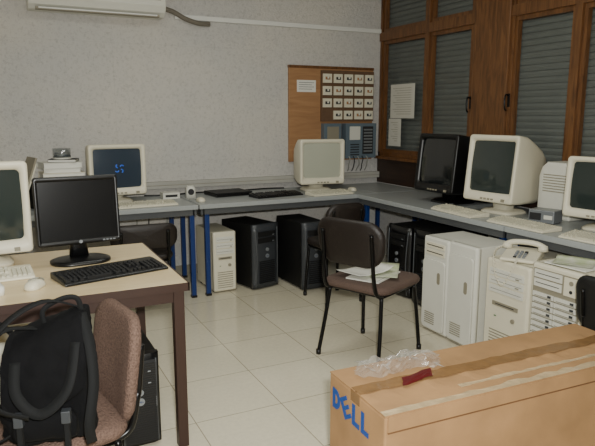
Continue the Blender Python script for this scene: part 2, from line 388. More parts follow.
# ---------------------------------------------------------------- monitors
def crt(label,loc,rot,W,H,D,shell,scr,base=None,tilt=0,emblem=False,group=None,zoff=.07,deep=0):
    e=thing("crt_monitor",label,"monitor",loc,rot,group)
    base=base or shell
    T=Tr(0,0,zoff)@Rx(-tilt)@Tr(0,0,H/2)
    def ring(w,h,y,r,dz=0): return [(a,y,b_+dz) for a,b_ in rr(w,h,r,5)]
    f=-D*.45
    sw,sh=W*.83,H*.76;dz=H*.03
    b=MB()
    b.loft([ring(sw,sh,f+.02,.02,dz),ring(sw+.012,sh+.012,f+.004,.02,dz),ring(W-.02,H-.02,f-.004,.015),ring(W-.005,H-.005,f,.02),ring(W,H,f+.012,.02),ring(W*.985,H*.985,f+.1,.02),
            ring(W*(.93+.04*deep),H*(.92+.05*deep),f+.18,.03,-.01*(1-deep)),ring(W*(.82+.1*deep),H*(.8+.08*deep),f+D*.75,.04,-.03*(1-.5*deep)),ring(W*(.7+.1*deep),H*(.66+.1*deep),f+D*.96,.05,-.045),ring(W*(.58+.1*deep),H*(.54+.1*deep),f+D,.05,-.045)],shell,c0=False,T=T)
    for i in range(8): b.box(-W*.3,W*.3,f+D*.35+i*.022,f+D*.35+.008+i*.022,H*.33,H*(.45-.012*i),BEIGED if shell not in (BLACKP,BLACKM) else SLOT,T=T)
    b.build("housing",e)
    b=MB();n=10;V=[];F=[]
    for j in range(n+1):
        for i in range(n+1):
            a=(i/n-.5);c_=(j/n-.5);V.append((a*(sw+.004),f+.002+.06*(a*a+c_*c_)*.5*1.2+.004,c_*(sh+.004)+dz))
    for j in range(n):
        for i in range(n): k=j*(n+1)+i;F.append((k,k+1,k+n+2,k+n+1))
    b.add(V,F,scr,True,T);b.build("screen",e)
    b=MB();b.box(W*.3,W*.36,f-.01,f,-H*.47,-H*.43,BEIGED,T=T);b.build("power_button",e,bevel=.001)
    for i in range(4):
        b=MB();b.box(-W*.12+i*.03,-W*.12+.018+i*.03,f-.008,f,-H*.465,-H*.44,BEIGED,T=T);b.build("control_button",e)
    b=MB();bw=W*.62
    b.loft([[(x,y,0) for x,y in rr(bw,D*.55,.05)],[(x,y,.012) for x,y in rr(bw,D*.55,.05)],[(x,y,.028) for x,y in rr(bw*.85,D*.45,.05)],[(x,y,.032) for x,y in rr(bw*.5,D*.3,.05)],[(x,y,zoff+.015) for x,y in rr(bw*.55,D*.32,.05)]],base)
    b.build("stand",e)
    if emblem:
        b=MB();
        for k in range(4):
            a=math.radians(90*k+30);pts=[(.022*math.cos(a)+.014*math.cos(a+t),f+.001,.022*math.sin(a)+.014*math.sin(a+t)+dz) for t in (0,.8,1.6,2.4)]
            b.tube(smooth_pts(pts,4),.005,SCRLOGO,n=6,T=T@Tr(.01,0,0))
        b.build("screen_emblem",e)
    return e
DZ=.74
crt("beige tube monitor showing a small blue emblem on dark desktop",(.80,4.90,DZ),4,.43,.39,.4,BEIGE,SCRBLUE,emblem=True)
crt("beige tube monitor with a lit pale screen beside electrical board",(2.60,4.86,DZ),-8,.42,.40,.4,BEIGE,SCRON,tilt=0)
crt("black tube monitor angled on the desk under the window",(3.20,3.68,DZ),-88,.44,.45,.48,BLACKP,SCRD,tilt=6,deep=1)
crt("large beige tube monitor angled on the window desk",(3.18,3.12,DZ),-84,.42,.46,.42,BEIGE,SCR,tilt=6,deep=.2)
crt("small beige tube monitor beside the window desk keyboard",(3.24,2.34,DZ),-78,.40,.36,.40,BEIGE,SCR,tilt=4,deep=.5)
crt("beige tube monitor on the wooden desk beside flat monitor",(-.10,3.06,DZ),4,.40,.41,.36,BEIGE,SCR)
# pale casing behind
pc=thing("pale_casing","pale rounded plastic casing standing by the large beige monitor","computer case",(3.35,2.77,DZ),-88)
b=MB();b.loft([[(x,y,z) for x,z in ((-.13,0),(.13,0),(.13,.28),(.11,.34),(.07,.375),(-.07,.375),(-.11,.34),(-.13,.28))] for y in (-.09,.10)],BEIGE2,smooth=False);b.build("housing",pc,bevel=.012)
b=MB()
for i in range(7): b.box(-.09,.09,-.093,-.089,.18+i*.018,.186+i*.018,BEIGED)
b.build("vent",pc)
l=thing("flat_monitor","black flat screen monitor on a black oval stand","monitor",(.31,2.93,DZ),4)
b=MB();T=Tr(0,0,.245)@Rx(-4)
W,H=.37,.315
def rg(w,h,y,r): return [(a,y,c_) for a,c_ in rr(w,h,r,5)]
b.loft([rg(.337,.27,-.016,.003),rg(.34,.273,-.02,.003),rg(W-.006,H-.006,-.024,.01),rg(W,H,-.02,.012),rg(W,H,.015,.012),rg(W*.8,H*.75,.04,.03)],BLACKP,c0=False,T=T);b.build("housing",l)
b=MB();b.box(-.169,.169,-.0175,-.014,-.136,.136,LCDS,T=T);b.build("screen",l)
b=MB();b.cyl((0,-.027,-.146),(0,-.022,-.146),.008,SILV,T=T);b.build("badge",l)
for i in range(4):
    b=MB();b.box(.1+i*.016,.11+i*.016,-.027,-.022,-.15,-.144,SILV,T=T);b.build("control_button",l)
b=MB();b.loft([[(x,y+.03,.01) for x,y in rr(.09,.05,.02)],[(x,y+.04,.1) for x,y in rr(.075,.04,.018)],[(x,y+.035,.24) for x,y in rr(.08,.035,.015)]],BLACKP);b.build("neck",l)
b=MB();b.loft([[(x,y,0) for x,y in rr(.27,.2,.09,8)],[(x,y,.01) for x,y in rr(.27,.2,.09,8)],[(x,y,.018) for x,y in rr(.23,.16,.075,8)],[(x,y+.02,.024) for x,y in rr(.12,.08,.035,8)]],BLACKP);b.build("stand",l)
# ---------------------------------------------------------------- keyboards, mice
def keyboard(label,loc,rot,body,key,w=.45,d=.165,group=None):
    e=thing("keyboard",label,"keyboard",loc,rot,group)
    b=MB();h0,h1=.014,.028
    P=[(-d/2,0),(d/2,0),(d/2,h1),(d*.3,h1),(-d*.42,h0),(-d/2,h0-.004)]
    b.loft([[(x,y,z) for y,z in P] for x in (-w/2,w/2)],body,smooth=False);b.build("case",e,bevel=.004)
    b=MB();sl=(h1-h0)/(d*.72)
    k=.0188
    def z(y): return h0+(y+d*.42)*sl
    for r_ in range(6):
        y=-d/2+.022+r_*k+(.008 if r_==5 else 0)
        cols=[(-w/2+.018+i*k,1) for i in range(15)]
        if r_==0: cols=[(-w/2+.018,1.3),(-w/2+.018+1.6*k,1.1),(-w/2+.018+3*k,1.1),(-w/2+.018+7*k,6),(-w/2+.018+11.2*k,1.2),(-w/2+.018+12.8*k,1.2),(-w/2+.018+14*k,1)]
        if r_==5: cols=[c for i,c in enumerate(cols) if i not in (1,6,11)]
        x2=-w/2+.018+15.5*k
        if r_ in (0,3,4,5): cols+=[(x2+i*k,1) for i in range(3)]
        if r_==1: cols+=[(x2+k,1)]
        x3=x2+3.4*k
        if r_<5: cols+=[(x3+i*k,1) for i in range(4)]
        for x,s_ in cols:
            a=k*.43*s_ if s_<3 else k*.47*s_
            if x+a>w/2-.004: continue
            b.loft([[(x-a,y-k*.43,z(y)-.002),(x+a,y-k*.43,z(y)-.002),(x+a,y+k*.43,z(y)+.001),(x-a,y+k*.43,z(y)+.001)],
                    [(x-a+.0025,y-k*.36,z(y)+.007),(x+a-.0025,y-k*.36,z(y)+.007),(x+a-.0025,y+k*.3,z(y)+.010),(x-a+.0025,y+k*.3,z(y)+.010)]],key,c0=False,smooth=False)
    b.build("keys",e);return e
KEYG=mat("grey_keys",(190,186,166),.5);KEYB=mat("black_keys",(18,18,20),.4)
keyboard("black keyboard on the wooden desk below the flat monitor",(.40,2.63,DZ),14,BLACKP,KEYB,.46,.18)
keyboard("beige keyboard on the wooden desk below tube monitor",(-.13,2.76,DZ),4,BEIGE,KEYG)
keyboard("beige keyboard in front of black tube monitor",(2.88,3.24,DZ),-94,BEIGE,KEYG)
keyboard("beige keyboard in front of the large beige monitor",(2.88,2.66,DZ),-90,BEIGE,KEYG)
keyboard("beige keyboard near the small beige monitor",(2.89,2.10,DZ),-86,BEIGE,KEYG)
keyboard("beige keyboard on the grey desk below blue-emblem monitor",(.98,4.56,DZ),3,BEIGE,KEYG)
keyboard("black keyboard on the grey desk beside the laptop",(2.10,4.64,DZ),8,BLACKP,KEYB)
keyboard("beige keyboard below the lit pale monitor",(2.56,4.53,DZ),4,BEIGE,KEYG,.40)
def mouse(label,loc,rot,m):
    e=thing("mouse",label,"computer mouse",loc,rot)
    b=MB();R=[]
    for z,s_ in ((0,.96),(.008,1),(.02,.9),(.029,.66),(.034,.3)):
        R.append([(x*s_,y*s_+.004*(z/.03),z) for x,y in rr(.06,.105,.028,6)])
    b.loft(R,m);b.build("shell",e)
    b=MB();b.box(-.0015,.0015,-.045,-.01,.02,.0325,BEIGED);b.build("button_gap",e)
    b=MB();b.tube(smooth_pts([(0,-.05,.008),(.01,-.09,.006),(.03,-.12,.006),(.06,-.12,.006),(.07,-.08,.006)]),.003,CORDG,n=6);b.build("cord",e)
mouse("beige mouse on the wooden desk",(.09,2.54,DZ),150,BEIGE)
mouse("beige mouse on the grey desk near the corner",(2.87,4.66,DZ),180,BEIGE)
mouse("beige mouse on the grey desk beside the keyboard",(1.42,4.6,DZ),180,BEIGE)
b=MB();b.loft([[(x,y,0) for x,y in rr(.19,.12,.02)],[(x,y,.03) for x,y in rr(.19,.12,.02)],[(x,y,.036) for x,y in rr(.17,.1,.02)]],PAPER)
b.build("white_pad",label="flat white plastic box on the wooden desk",cat="box",loc=(-.12,2.52,DZ),rot=10)
l=thing("laptop","closed black laptop lying on the grey desk","laptop",(1.76,4.90,DZ),6)
b=MB();b.box(-.17,.17,-.13,.13,.0,.02,BLACKP);b.build("base",l,bevel=.004)
b=MB();b.box(-.17,.17,-.13,.13,.0215,.034,BLACKM);b.build("lid",l,bevel=.005)
b=MB();b.cyl((-.12,.132,.02),(.12,.132,.02),.007,BLACKM);b.build("hinge",l)
def speaker(label,loc,rot):
    e=thing("speaker",label,"speaker",loc,rot)
    b=MB();b.loft([[(x,y,0) for x,y in rr(.085,.09,.015)],[(x,y,.08) for x,y in rr(.075,.08,.02)],[(x,y,.1) for x,y in rr(.05,.05,.02)]],BEIGE2);b.build("cabinet",e)
    b=MB();b.cyl((0,-.043,.05),(0,-.047,.05),.026,SLOT);b.build("cone",e)
speaker("small pale desktop speaker on the grey desk",(1.42,4.88,DZ),-10)
b=MB();b.box(-.07,.07,-.05,.05,0,.05,BEIGE2);b.box(-.05,.05,-.052,-.05,.015,.035,SLOT);b.build("power_adapter",label="small pale box with dark slot on the grey desk",cat="box",loc=(1.25,4.9,DZ),bevel=.004)
k=thing("switch_box","small grey network switch on the window desk","network switch",(3.12,2.70,DZ),-75)
b=MB();b.box(-.085,.085,-.06,.06,.004,.085,SILV);b.build("case",k,bevel=.005)
b=MB();b.box(-.075,.0,-.063,-.06,.02,.065,SLOT);b.box(.02,.075,-.063,-.06,.03,.055,BEIGE2);b.build("front_panel",k)
b=MB()
for x in (-.07,.07):
    for y in (-.045,.045): b.cyl((x,y,0),(x,y,.006),.008,SLOT)
b.build("foot",k)
# stack of letter trays
pr=thing("letter_trays","two pale letter trays full of papers on the grey desk","letter trays",(.42,4.88,DZ),3)
for i in range(2):
    b=MB();z=i*.1
    b.box(-.16,.16,-.14,.16,z,z+.006,BEIGE2);b.box(-.16,-.154,-.14,.16,z,z+.07,BEIGE2);b.box(.154,.16,-.14,.16,z,z+.07,BEIGE2);b.box(-.16,.16,.154,.16,z,z+.07,BEIGE2)
    for sx in (-1,1):
        for yy in (-.12,.14): b.box(sx*.157-.003,sx*.157+.003,yy-.01,yy+.01,z,z+.1,STEELG)
    b.build("tray",pr)
    b=MB()
    for j in range(4+i*3):
        b.box(-.12+random.uniform(-.02,.02),.12+random.uniform(-.02,.02),-.145+random.uniform(-.02,.02),.14,z+.008+j*.009,z+.0155+j*.009,PAPER if j%2 else BEIGE2)
    b.build("papers",pr)
b=MB();b.box(-.16,.16,-.14,.16,.2,.206,BEIGE2);b.build("tray",pr)
zz=DZ+.2065
for i,(w_,d_,h_,rt,m_,dx) in enumerate(((.30,.24,.05,4,BEIGE,0),(.26,.22,.03,-7,PAPER,.01),(.28,.2,.045,10,BEIGE2,-.01),(.2,.17,.02,-14,SLOT,.02))):
    b=MB();b.box(-w_/2,w_/2,-d_/2,d_/2,.0005,h_*.12,m_);b.box(-w_/2+.004,w_/2-.004,-d_/2+.004,d_/2-.003,h_*.12,h_*.88,PAPER);b.box(-w_/2,w_/2,-d_/2,d_/2,h_*.88,h_,m_);b.box(-w_/2,w_/2,d_/2-.004,d_/2,h_*.12,h_*.88,m_)
    b.build("manual",label="thick pale manual stacked on the letter trays",cat="book",loc=(.42+dx,4.88,zz),rot=rt,group="manuals stacked on the letter trays");zz+=h_+.0005
e=thing("disc_spindle","clear plastic disc spindle on top of stacked manuals","disc spindle",(.43,4.87,zz),0)
b=MB();b.cyl((0,0,0),(0,0,.012),.066,BEIGE2,28);b.build("base",e)
b=MB();b.cyl((0,0,.013),(0,0,.05),.058,SILV,28);b.build("discs",e)
b=MB();b.cyl((0,0,.0125),(0,0,.08),.063,CLEARP,28);b.build("cover",e)
# document holder
dh=thing("document_holder","leaning beige document holder on the grey desk","document holder",(.09,4.74,DZ),14)
b=MB()
b.box(-.012,.0,-.1,.1,.004,.40,BEIGED,T=Ry(20));b.box(0,.05,-.1,.1,.02,.032,BEIGED,T=Ry(20));b.box(-.02,.16,-.1,.1,0,.012,STEELG)
b.build("rack",dh)
b=MB();b.box(0.0005,.012,-.09,.09,.033,.36,BEIGE,T=Ry(20));b.build("documents",dh)
b=MB();b.box(.09,.12,-.09,.09,.012,.22,SLOT);b.build("folder",dh)
# ---------------------------------------------------------------- towers
def tower(kind,label,loc,rot,w,d,h,m=None,group=None,bays=0,fm=None):
    e=thing("computer_tower",label,"computer",loc,rot,group)
    if kind=='black':
        b=MB();b.box(-w/2,w/2,-d/2+.03,d/2,.015,h,BLACKM);b.build("case",e,bevel=.004)
        b=MB()
        R=[]
        for z in (0.012,h*.1,h*.5,h*.9,h+.004):
            ww=w+.004
            bul=.012*math.sin(math.pi*min(1,max(0,z/h)))
            R.append([(-ww/2,-d/2+.035,z),(ww/2,-d/2+.035,z),(ww/2,-d/2+.01,z),(ww*.3,-d/2-bul*.6,z),(0,-d/2-bul,z),(-ww*.3,-d/2-bul*.6,z),(-ww/2,-d/2+.01,z)])
        b.loft(R,fm or BLACKP);b.build("front_panel",e)
        for sx in (-1,1):
            b=MB();b.sweep(smooth_pts([(sx*w*.43,-d/2+.0,h*.05),(sx*w*.40,-d/2-.012,h*.5),(sx*w*.43,-d/2+.0,h*.95)]),[(-.003,-.003),(.003,-.003),(.003,.003),(-.003,.003)],DKSTR)
            b.build("trim_strip",e)
        for i in range(2):
            b=MB();z=h*.86-i*.052;b.box(-w*.33,w*.33,-d/2-.014,-d/2,z-.021,z+.021,BLACKM);b.box(w*.2,w*.28,-d/2-.017,-d/2-.014,z-.014,z-.008,SILV);b.build("drive_bay",e,bevel=.002)
        b=MB();b.cyl((0,-d/2-.02,h*.62),(0,-d/2-.008,h*.62),.014,SILV);b.build("power_button",e)
        b=MB();
        for i in range(12): b.box(-w*.3,w*.3,-d/2-.015,-d/2-.006,h*.1+i*h*.03,h*.1+h*.014+i*h*.03,MESHM if not fm else BLACKM)
        b.build("grille",e)
        b=MB();b.cyl((0,-d/2-.018,h*.52),(0,-d/2-.011,h*.52),.017,SILV);b.build("badge",e)
        text("DELL",.011,BLUE,e,Tr(0,-d/2-.0185,h*.52)@FRONT,"badge_lettering",.0004)
    else:
        m=m or BEIGE
        b=MB();b.box(-w/2,w/2,-d/2+.03,d/2,.015,h,m);b.build("case",e,bevel=.005)
        b=MB();b.loft([[(x,-d/2+.035,z+h/2+.005) for x,z in rr(w+.004,h-.01,.012)],[(x,-d/2+.01,z+h/2+.005) for x,z in rr(w+.004,h-.01,.012)],[(x,-d/2,z+h/2+.005) for x,z in rr(w-.02,h-.034,.012)]],m);b.build("front_panel",e)
        yf=-d/2
        if kind=='beige':
            for i in range(3):
                z=h*.88-i*.05;b=MB();b.box(-w*.4,w*.4,yf-.006,yf+.002,z-.02,z+.02,BEIGE2)
                b.box(-w*.36,w*.36,yf-.0075,yf-.006,z-.002,z,SLOT)
                if i<2:b.box(w*.22,w*.3,yf-.009,yf-.006,z-.014,z-.007,BEIGED)
                b.build("drive_bay",e,bevel=.0015)
            b=MB();b.box(-w*.3,w*.3,yf-.005,yf,h*.55,h*.59,BEIGED);b.box(-w*.22,w*.22,yf-.006,yf-.005,h*.566,h*.574,SLOT);b.build("floppy_drive",e)
            b=MB();b.cyl((w*.2,yf-.008,h*.45),(w*.2,yf,h*.45),.013,BEIGED);b.build("power_button",e)
            b=MB()
            for i in range(8): b.box(-w*.35,w*.35,yf-.002,yf+.003,h*.08+i*.018,h*.08+.006+i*.018,BEIGED)
            b.build("vent",e)
            b=MB();b.box(-w*.25,-w*.2,yf-.003,yf,h*.44,h*.45,GREENL);b.build("indicator_light",e)
        elif kind=='door':
            k0=.74 if bays else .86
            b=MB();b.loft([[(x,yf,z+h*(.04+k0/2)) for x,z in rr(w*.9,h*k0,.02)],[(x,yf-.012,z+h*(.04+k0/2)) for x,z in rr(w*.88,h*(k0-.01),.03)]],m);b.build("door",e)
            for i in range(bays):
                z=h*.94-.012-i*.045;b=MB();b.box(-w*.38,w*.38,yf-.006,yf+.002,z-.018,z+.018,BEIGE);b.box(-w*.33,w*.33,yf-.0075,yf-.006,z-.003,z+.003,SLOT);b.build("drive_bay",e,bevel=.0015)
            b=MB();b.loft([[(w*.22+x,yf-.014,h*.6+z) for x,z in rr(w*.12,h*.12,w*.058,6)],[(w*.22+x,yf-.011,h*.6+z) for x,z in rr(w*.12,h*.12,w*.058,6)]],BEIGED);b.build("handle",e)
            b=MB()
            for i in range(6): b.box(-w*.3,w*.1,yf-.014,yf-.011,h*.1+i*.014,h*.1+.006+i*.014,BEIGED)
            b.build("vent",e)
        elif kind=='server':
            b=MB();b.box(-w*.45,w*.45,yf-.004,yf+.001,h*.18,h*.96,BEIGED);b.build("bay_shade",e)  # darker slab paints the recess shade around the drive bays
            for i in range(2):
                z=h*.92-i*.05;b=MB();b.box(-w*.42,w*.12,yf-.01,yf+.002,z-.021,z+.021,BEIGE2);b.box(-w*.38,w*.08,yf-.0115,yf-.01,z-.001,z+.003,SLOT);b.build("drive_bay",e,bevel=.0015)
            b=MB();b.box(w*.16,w*.42,yf-.009,yf+.002,h*.80,h*.95,BEIGE);b.build("control_panel",e,bevel=.0015)
            for c_ in range(2):
                for i in range(11):
                    z=h*.745-i*.033;x=(-.215+.43*c_)*w
                    b=MB();b.box(x-w*.205,x+w*.205,yf-.012,yf+.002,z-.0125,z+.0125,BEIGE2);b.box(x-w*.17,x+w*.17,yf-.0135,yf-.012,z-.009,z-.005,BEIGED);b.box(x+w*.1,x+w*.16,yf-.018,yf-.012,z-.002,z+.009,GREYP)
                    b.build("drive_bay",e,bevel=.0015)
            b=MB();b.cyl((w*.3,yf-.013,h*.91),(w*.3,yf,h*.91),.012,BEIGED);b.build("power_button",e)
            b=MB();b.cyl((w*.3,yf-.012,h*.84),(w*.3,yf,h*.84),.009,SLOT);b.build("lock",e)
            b=MB()
            for i in range(5): b.box(-w*.4,w*.4,yf-.002,yf+.003,h*.05+i*.015,h*.05+.006+i*.015,BEIGED)
            b.build("vent",e)
    b=MB()
    for sx in (-1,1):
        for sy in (-1,1): b.cyl((sx*w*.38,sy*d*.36,0),(sx*w*.38,sy*d*.36,.018),.016,SLOT)
    b.build("foot",e)
    return e
GB="black computer towers on the floor"
tower('black',"large black computer tower beneath the grey desk",(1.86,4.66,0),14,.26,.46,.54,group=GB,fm=GREYP)
tower('black',"large black computer tower standing beside the brown chair",(2.25,4.46,0),2,.23,.48,.56,group=GB,fm=GREYP)
tower('black',"large black computer tower under the window desk",(3.00,3.80,0),-88,.28,.46,.56,group=GB)
tower('black',"large black computer tower under window desk beside pale server",(2.98,3.43,0),-90,.30,.46,.58,group=GB)
tower('beige',"beige computer tower under the grey desk beside blue leg",(1.565,4.69,0),2,.19,.42,.5)
tower('door',"tall pale server tower with panel door under window desk",(2.645,2.99,0),-90,.24,.33,.64,BEIGE2,bays=2)
tower('door',"tall pale server tower with handle under window desk",(2.645,2.74,0),-90,.24,.33,.645,BEIGE2)
tower('beige',"beige tower carrying the telephone beside window desk",(2.80,2.425,0),-90,.32,.54,.60)
tower('server',"wide beige server with stacked drive bays beside window desk",(2.81,2.088,0),-90,.325,.56,.645)
e=tower('black',"black computer tower with mesh front under wooden desk",(.46,2.66,0),0,.17,.44,.42)
b=MB();b.box(-.07,.07,-.2345,-.23,.03,.40,MESHM)
for j in range(34): b.box(-.066,.066,-.236,-.2344,.035+j*.0105,.039+j*.0105,BLACKP)
b.build("mesh_front",e)
tower('door',"beige computer tower standing sideways under the wooden desk",(.0,2.62,0),86,.2,.48,.54,BEIGE2)
# ---------------------------------------------------------------- telephone
ph=thing("telephone","cream push-button telephone resting on the beige tower","telephone",(2.655,2.44,.6045),-60)
b=MB();P=[(-.11,0),(.11,0),(.11,.05),(.02,.042),(-.11,.018)]
b.loft([[(x,y,z) for y,z in P] for x in (-.1,.1)],BEIGE,smooth=False);b.build("base",ph,bevel=.008)
b=MB();b.tube(smooth_pts([(-.115,.06,.062),(-.07,.06,.082),(0,.06,.088),(.07,.06,.082),(.115,.06,.062)]),.016,BEIGE)
for sx in (-1,1): b.cyl((sx*.1,.06,.046),(sx*.1,.06,.076),.03,BEIGE,r1=.024)
b.build("handset",ph)
b=MB()
for i in range(3):
    for j in range(4): b.box(-.03+i*.024,-.014+i*.024,-.088+j*.024,-.073+j*.024,.02+j*.005,.030+j*.006,SLOT if (i+j)%5==0 else SILV)
b.build("keypad",ph)
# cord hangs down in front of the tower and returns to the base
b=MB();pts=[];C0=smooth_pts([(-.115,.05,.055),(-.145,-.0,.04),(-.125,-.12,.015),(-.10,-.165,-.06),(-.06,-.185,-.12),(-.02,-.19,-.06),(.0,-.16,.008),(.0,-.115,.012)],24)
for i,p_ in enumerate(C0):
    a=i*1.1;pts.append(p_+Vector((.006*math.cos(a),0,.006*math.sin(a))))
b.tube(pts,.0024,BEIGE,n=5);b.build("coiled_cord",ph)
def curled(name,w,d,loc,rot,m,label,cat,group=None,amp=.012,seed=0):
    random.seed(seed);n=10;V=[];F=[];p1=random.uniform(0,6);k1=random.uniform(12,22)
    for j in range(n+1):
        for i in range(n+1):
            x=(i/n-.5)*w;y=(j/n-.5)*d
            V.append((x,y,.001+amp*(max(0,2*abs(x)/w-.3)**2)*(1 if x>0 else .4)+.0015*(1+math.sin(k1*y+p1))))
    for j in range(n):
        for i in range(n):k=j*(n+1)+i;F.append((k,k+1,k+n+2,k+n+1))
    b=MB();b.add(V,F,m,True);o=b.build(name,label=label,cat=cat,loc=loc,rot=rot,group=group)
    so=o.modifiers.new("t",'SOLIDIFY');so.thickness=.0015;so.offset=1
    return o
b=MB();b.box(-.1,.1,-.12,.12,0,.005,PAPER);b.build("paper_stack",label="small stack of papers lying on the beige server",cat="paper",loc=(2.66,2.08,.6495),rot=4)
curled("loose_paper",.16,.20,(2.65,2.09,.6555),28,PAPER2,"loose curled paper lying on the beige server","paper",None,.035,1)
# ---------------------------------------------------------------- chairs
def chair(label,loc,rot,seatm,backm,sw=.42,sd=.42,bh=.28,bw=.42,bz=.71,bend=.5,sz=.45,cat="chair",lean=8,rad=.07,taper=0):
    e=thing("chair",label,cat,loc,rot)
    b=MB();b.pad(sw,sd,.055,.08,seatm,plane='XY',T=Tr(0,0,sz));b.build("seat",e)
    b=MB();b.pad(bw,bh,.045,rad,backm,bend=bend,T=Tr(0,sd/2+.03,bz)@Rx(-lean),taper=taper);b.build("backrest",e)
    r=.0115
    for sx in (-1,1):
        x=sx*sw*.43
        b=MB();b.tube(smooth_pts([(x*.95,sd*.40,sz-.035),(x*1.03,sd*.46,sz*.5),(x*1.12,sd*.55,.012)]),r,BLKMET);b.cyl((x*1.12,sd*.55,0),(x*1.12,sd*.55,.03),.015,BLACKP);b.build("leg",e)
        b=MB();b.tube(smooth_pts([(x*.95,-sd*.38,sz-.035),(x*1.03,-sd*.42,sz*.5),(x*1.1,-sd*.46,.012)]),r,BLKMET);b.cyl((x*1.1,-sd*.46,0),(x*1.1,-sd*.46,.03),.015,BLACKP);b.build("leg",e)
    b=MB()
    for sx in (-1,1):
        x=sx*sw*.40
        b.tube([(x,-sd*.42,sz-.037),(x,sd*.42,sz-.037)],r,BLKMET)
        b.tube(smooth_pts([(x,sd*.38,sz-.037),(x,sd*.5,sz-.01),(x*.98,sd/2+.025,sz+.08),(x*.95,sd/2+.035,bz-.05),(x*.95,sd/2+.05,bz+bh*.25)]),r,BLKMET)
    b.tube([(-sw*.4,-sd*.34,sz-.037),(sw*.4,-sd*.34,sz-.037)],r,BLKMET);b.tube([(-sw*.4,sd*.36,sz-.037),(sw*.4,sd*.36,sz-.037)],r,BLKMET)
    b.build("frame",e)
    return e
chair("dark brown chair with black metal legs holding magazines",(1.955,2.92,0),113,SEATBR,DKBRN,bh=.27,bz=.715,sw=.44,sd=.46,bw=.46,rad=.10,taper=.10)
chair("dark chair tucked at the grey desk behind wooden desk",(.88,4.36,0),176,DKBRN,DKBRN,bz=.585,bh=.18,sz=.43,bw=.46)
chair("brown chair pushed toward the grey desk beside black towers",(2.27,3.97,0),182,DKBRN,DKBRN,bz=.68,bh=.2,sw=.32,bw=.34,sd=.34,rad=.09)
chair("mauve-brown woven chair with black frame carrying the shoulder bag",(.055,1.935,0),-80,FABRIC,FABRIC,bh=.36,bw=.36,bz=.615,bend=.6,sw=.40,sd=.46,rad=.09)
chair("black chair beside the cardboard box and beige server",(2.585,1.66,0),90,BLACKM,BLACKM,bz=.57,bh=.26,sw=.36,bw=.38,sd=.36,sz=.42)
GM="magazines on the chair seat";LM="open magazine lying on the brown chair seat"
b=MB();b.box(-.15,.15,-.105,.105,0,.008,PAPER);b.box(-.13,.13,-.09,-.088,.008,.0085,INK);b.build("magazine",label=LM,cat="magazine",loc=(1.945,2.90,.479),rot=30,group=GM)
curled("magazine",.30,.21,(2.01,2.92,.488),52,PAPER2,"magazine with green cover lying on the chair seat","magazine",GM,.04,4)
curled("magazine",.29,.20,(1.91,2.94,.503),12,PAPER,LM,"magazine",GM,.05,5)
# ---------------------------------------------------------------- soft shoulder bag
bp=thing("shoulder_bag","slouched soft black shoulder bag with looping straps on chair","bag",(.085,1.785,.498),-14)
def jr(w,d,z,cy=0,k=.012,n=6,cx=0,slope=0):
    return [(x+cx+random.uniform(-k,k),y+cy+random.uniform(-k,k),z+x*slope+random.uniform(-k,k)*.8) for x,y in rr(w,d,min(w,d)*.35,n)]
random.seed(12)
tex=bpy.data.textures.new("folds",'CLOUDS');tex.noise_scale=.065;tex.noise_depth=2
def soft(o,s=.03):
    m=o.modifiers.new("s",'SUBSURF');m.levels=2;m.render_levels=3
    d=o.modifiers.new("d",'DISPLACE');d.texture=tex;d.strength=s;d.mid_level=.5
b=MB();b.loft([jr(.23,.13,0,k=0),jr(.255,.15,.015),jr(.255,.16,.09,cx=-.005),jr(.235,.15,.17,slope=.1,cx=.005),jr(.235,.135,.25,slope=.22,cx=.005),jr(.215,.11,.30,slope=.36,cx=.012),jr(.18,.08,.34,slope=.45,cx=.02),jr(.1,.05,.352,slope=.5,cx=.035)],BAG)
o=b.build("body",bp);soft(o,.036)
b=MB()
R=[]
for i,(y,z,w_) in enumerate(((.03,.345,.16),(-.03,.355,.2),(-.08,.315,.225),(-.105,.24,.235),(-.115,.17,.235),(-.115,.12,.22))):
    R.append([(-w_/2,y,z-w_*.16),(-w_*.2,y-.006,z-.03),(w_*.2,y-.004,z+.015),(w_/2,y,z+w_*.16),(w_/2,y+.012,z+w_*.16),(-w_/2,y+.012,z-w_*.16)])
b.loft(R,BAG);o=b.build("flap",bp);soft(o,.022)
b=MB();b.loft([jr(.15,.03,.03,-.09,.004),jr(.17,.05,.045,-.10,.004),jr(.17,.05,.09,-.102,.004),jr(.15,.035,.12,-.09,.004)],BAG)
o=b.build("front_pocket",bp);soft(o,.012)
FL=[(-.014,-.002),(.014,-.002),(.014,.002),(-.014,.002)]
ST=[[(-.08,.03,.27),(-.13,.03,.33),(-.20,.0,.34),(-.255,-.04,.24),(-.25,-.07,.09),(-.17,-.06,.01),(-.10,-.05,.03)],
    [(.09,.0,.38),(.01,-.06,.42),(-.08,-.12,.38),(-.16,-.15,.27),(-.19,-.16,.13),(-.15,-.15,.05),(-.10,-.11,.02)],
    [(.10,-.03,.37),(.125,-.09,.3),(.135,-.13,.2),(.12,-.15,.09),(.12,-.12,.02)],
    [(-.07,-.09,.26),(-.06,-.145,.19),(.0,-.165,.14),(.07,-.155,.2),(.09,-.1,.31)],
    [(-.02,-.02,.33),(-.1,-.09,.35),(-.145,-.13,.26),(-.11,-.15,.16),(-.03,-.16,.13)]]
for P in ST:
    b=MB();b.sweep(smooth_pts(P),FL,BAGS);b.build("shoulder_strap",bp)
b=MB();b.sweep(smooth_pts([(.0,-.02,.335),(.0,-.03,.385),(.05,-.03,.415),(.09,-.03,.415),(.10,-.02,.375)]),[(a*.5,c_) for a,c_ in FL],BAGS);b.build("top_handle",bp)
for x in (-.06,.06):
    b=MB();b.box(x-.012,x+.012,-.153,-.128,.10,.135,GREYP);b.box(x-.007,x+.007,-.148,-.126,.02,.13,BAGS);b.build("buckle",bp,bevel=.002)
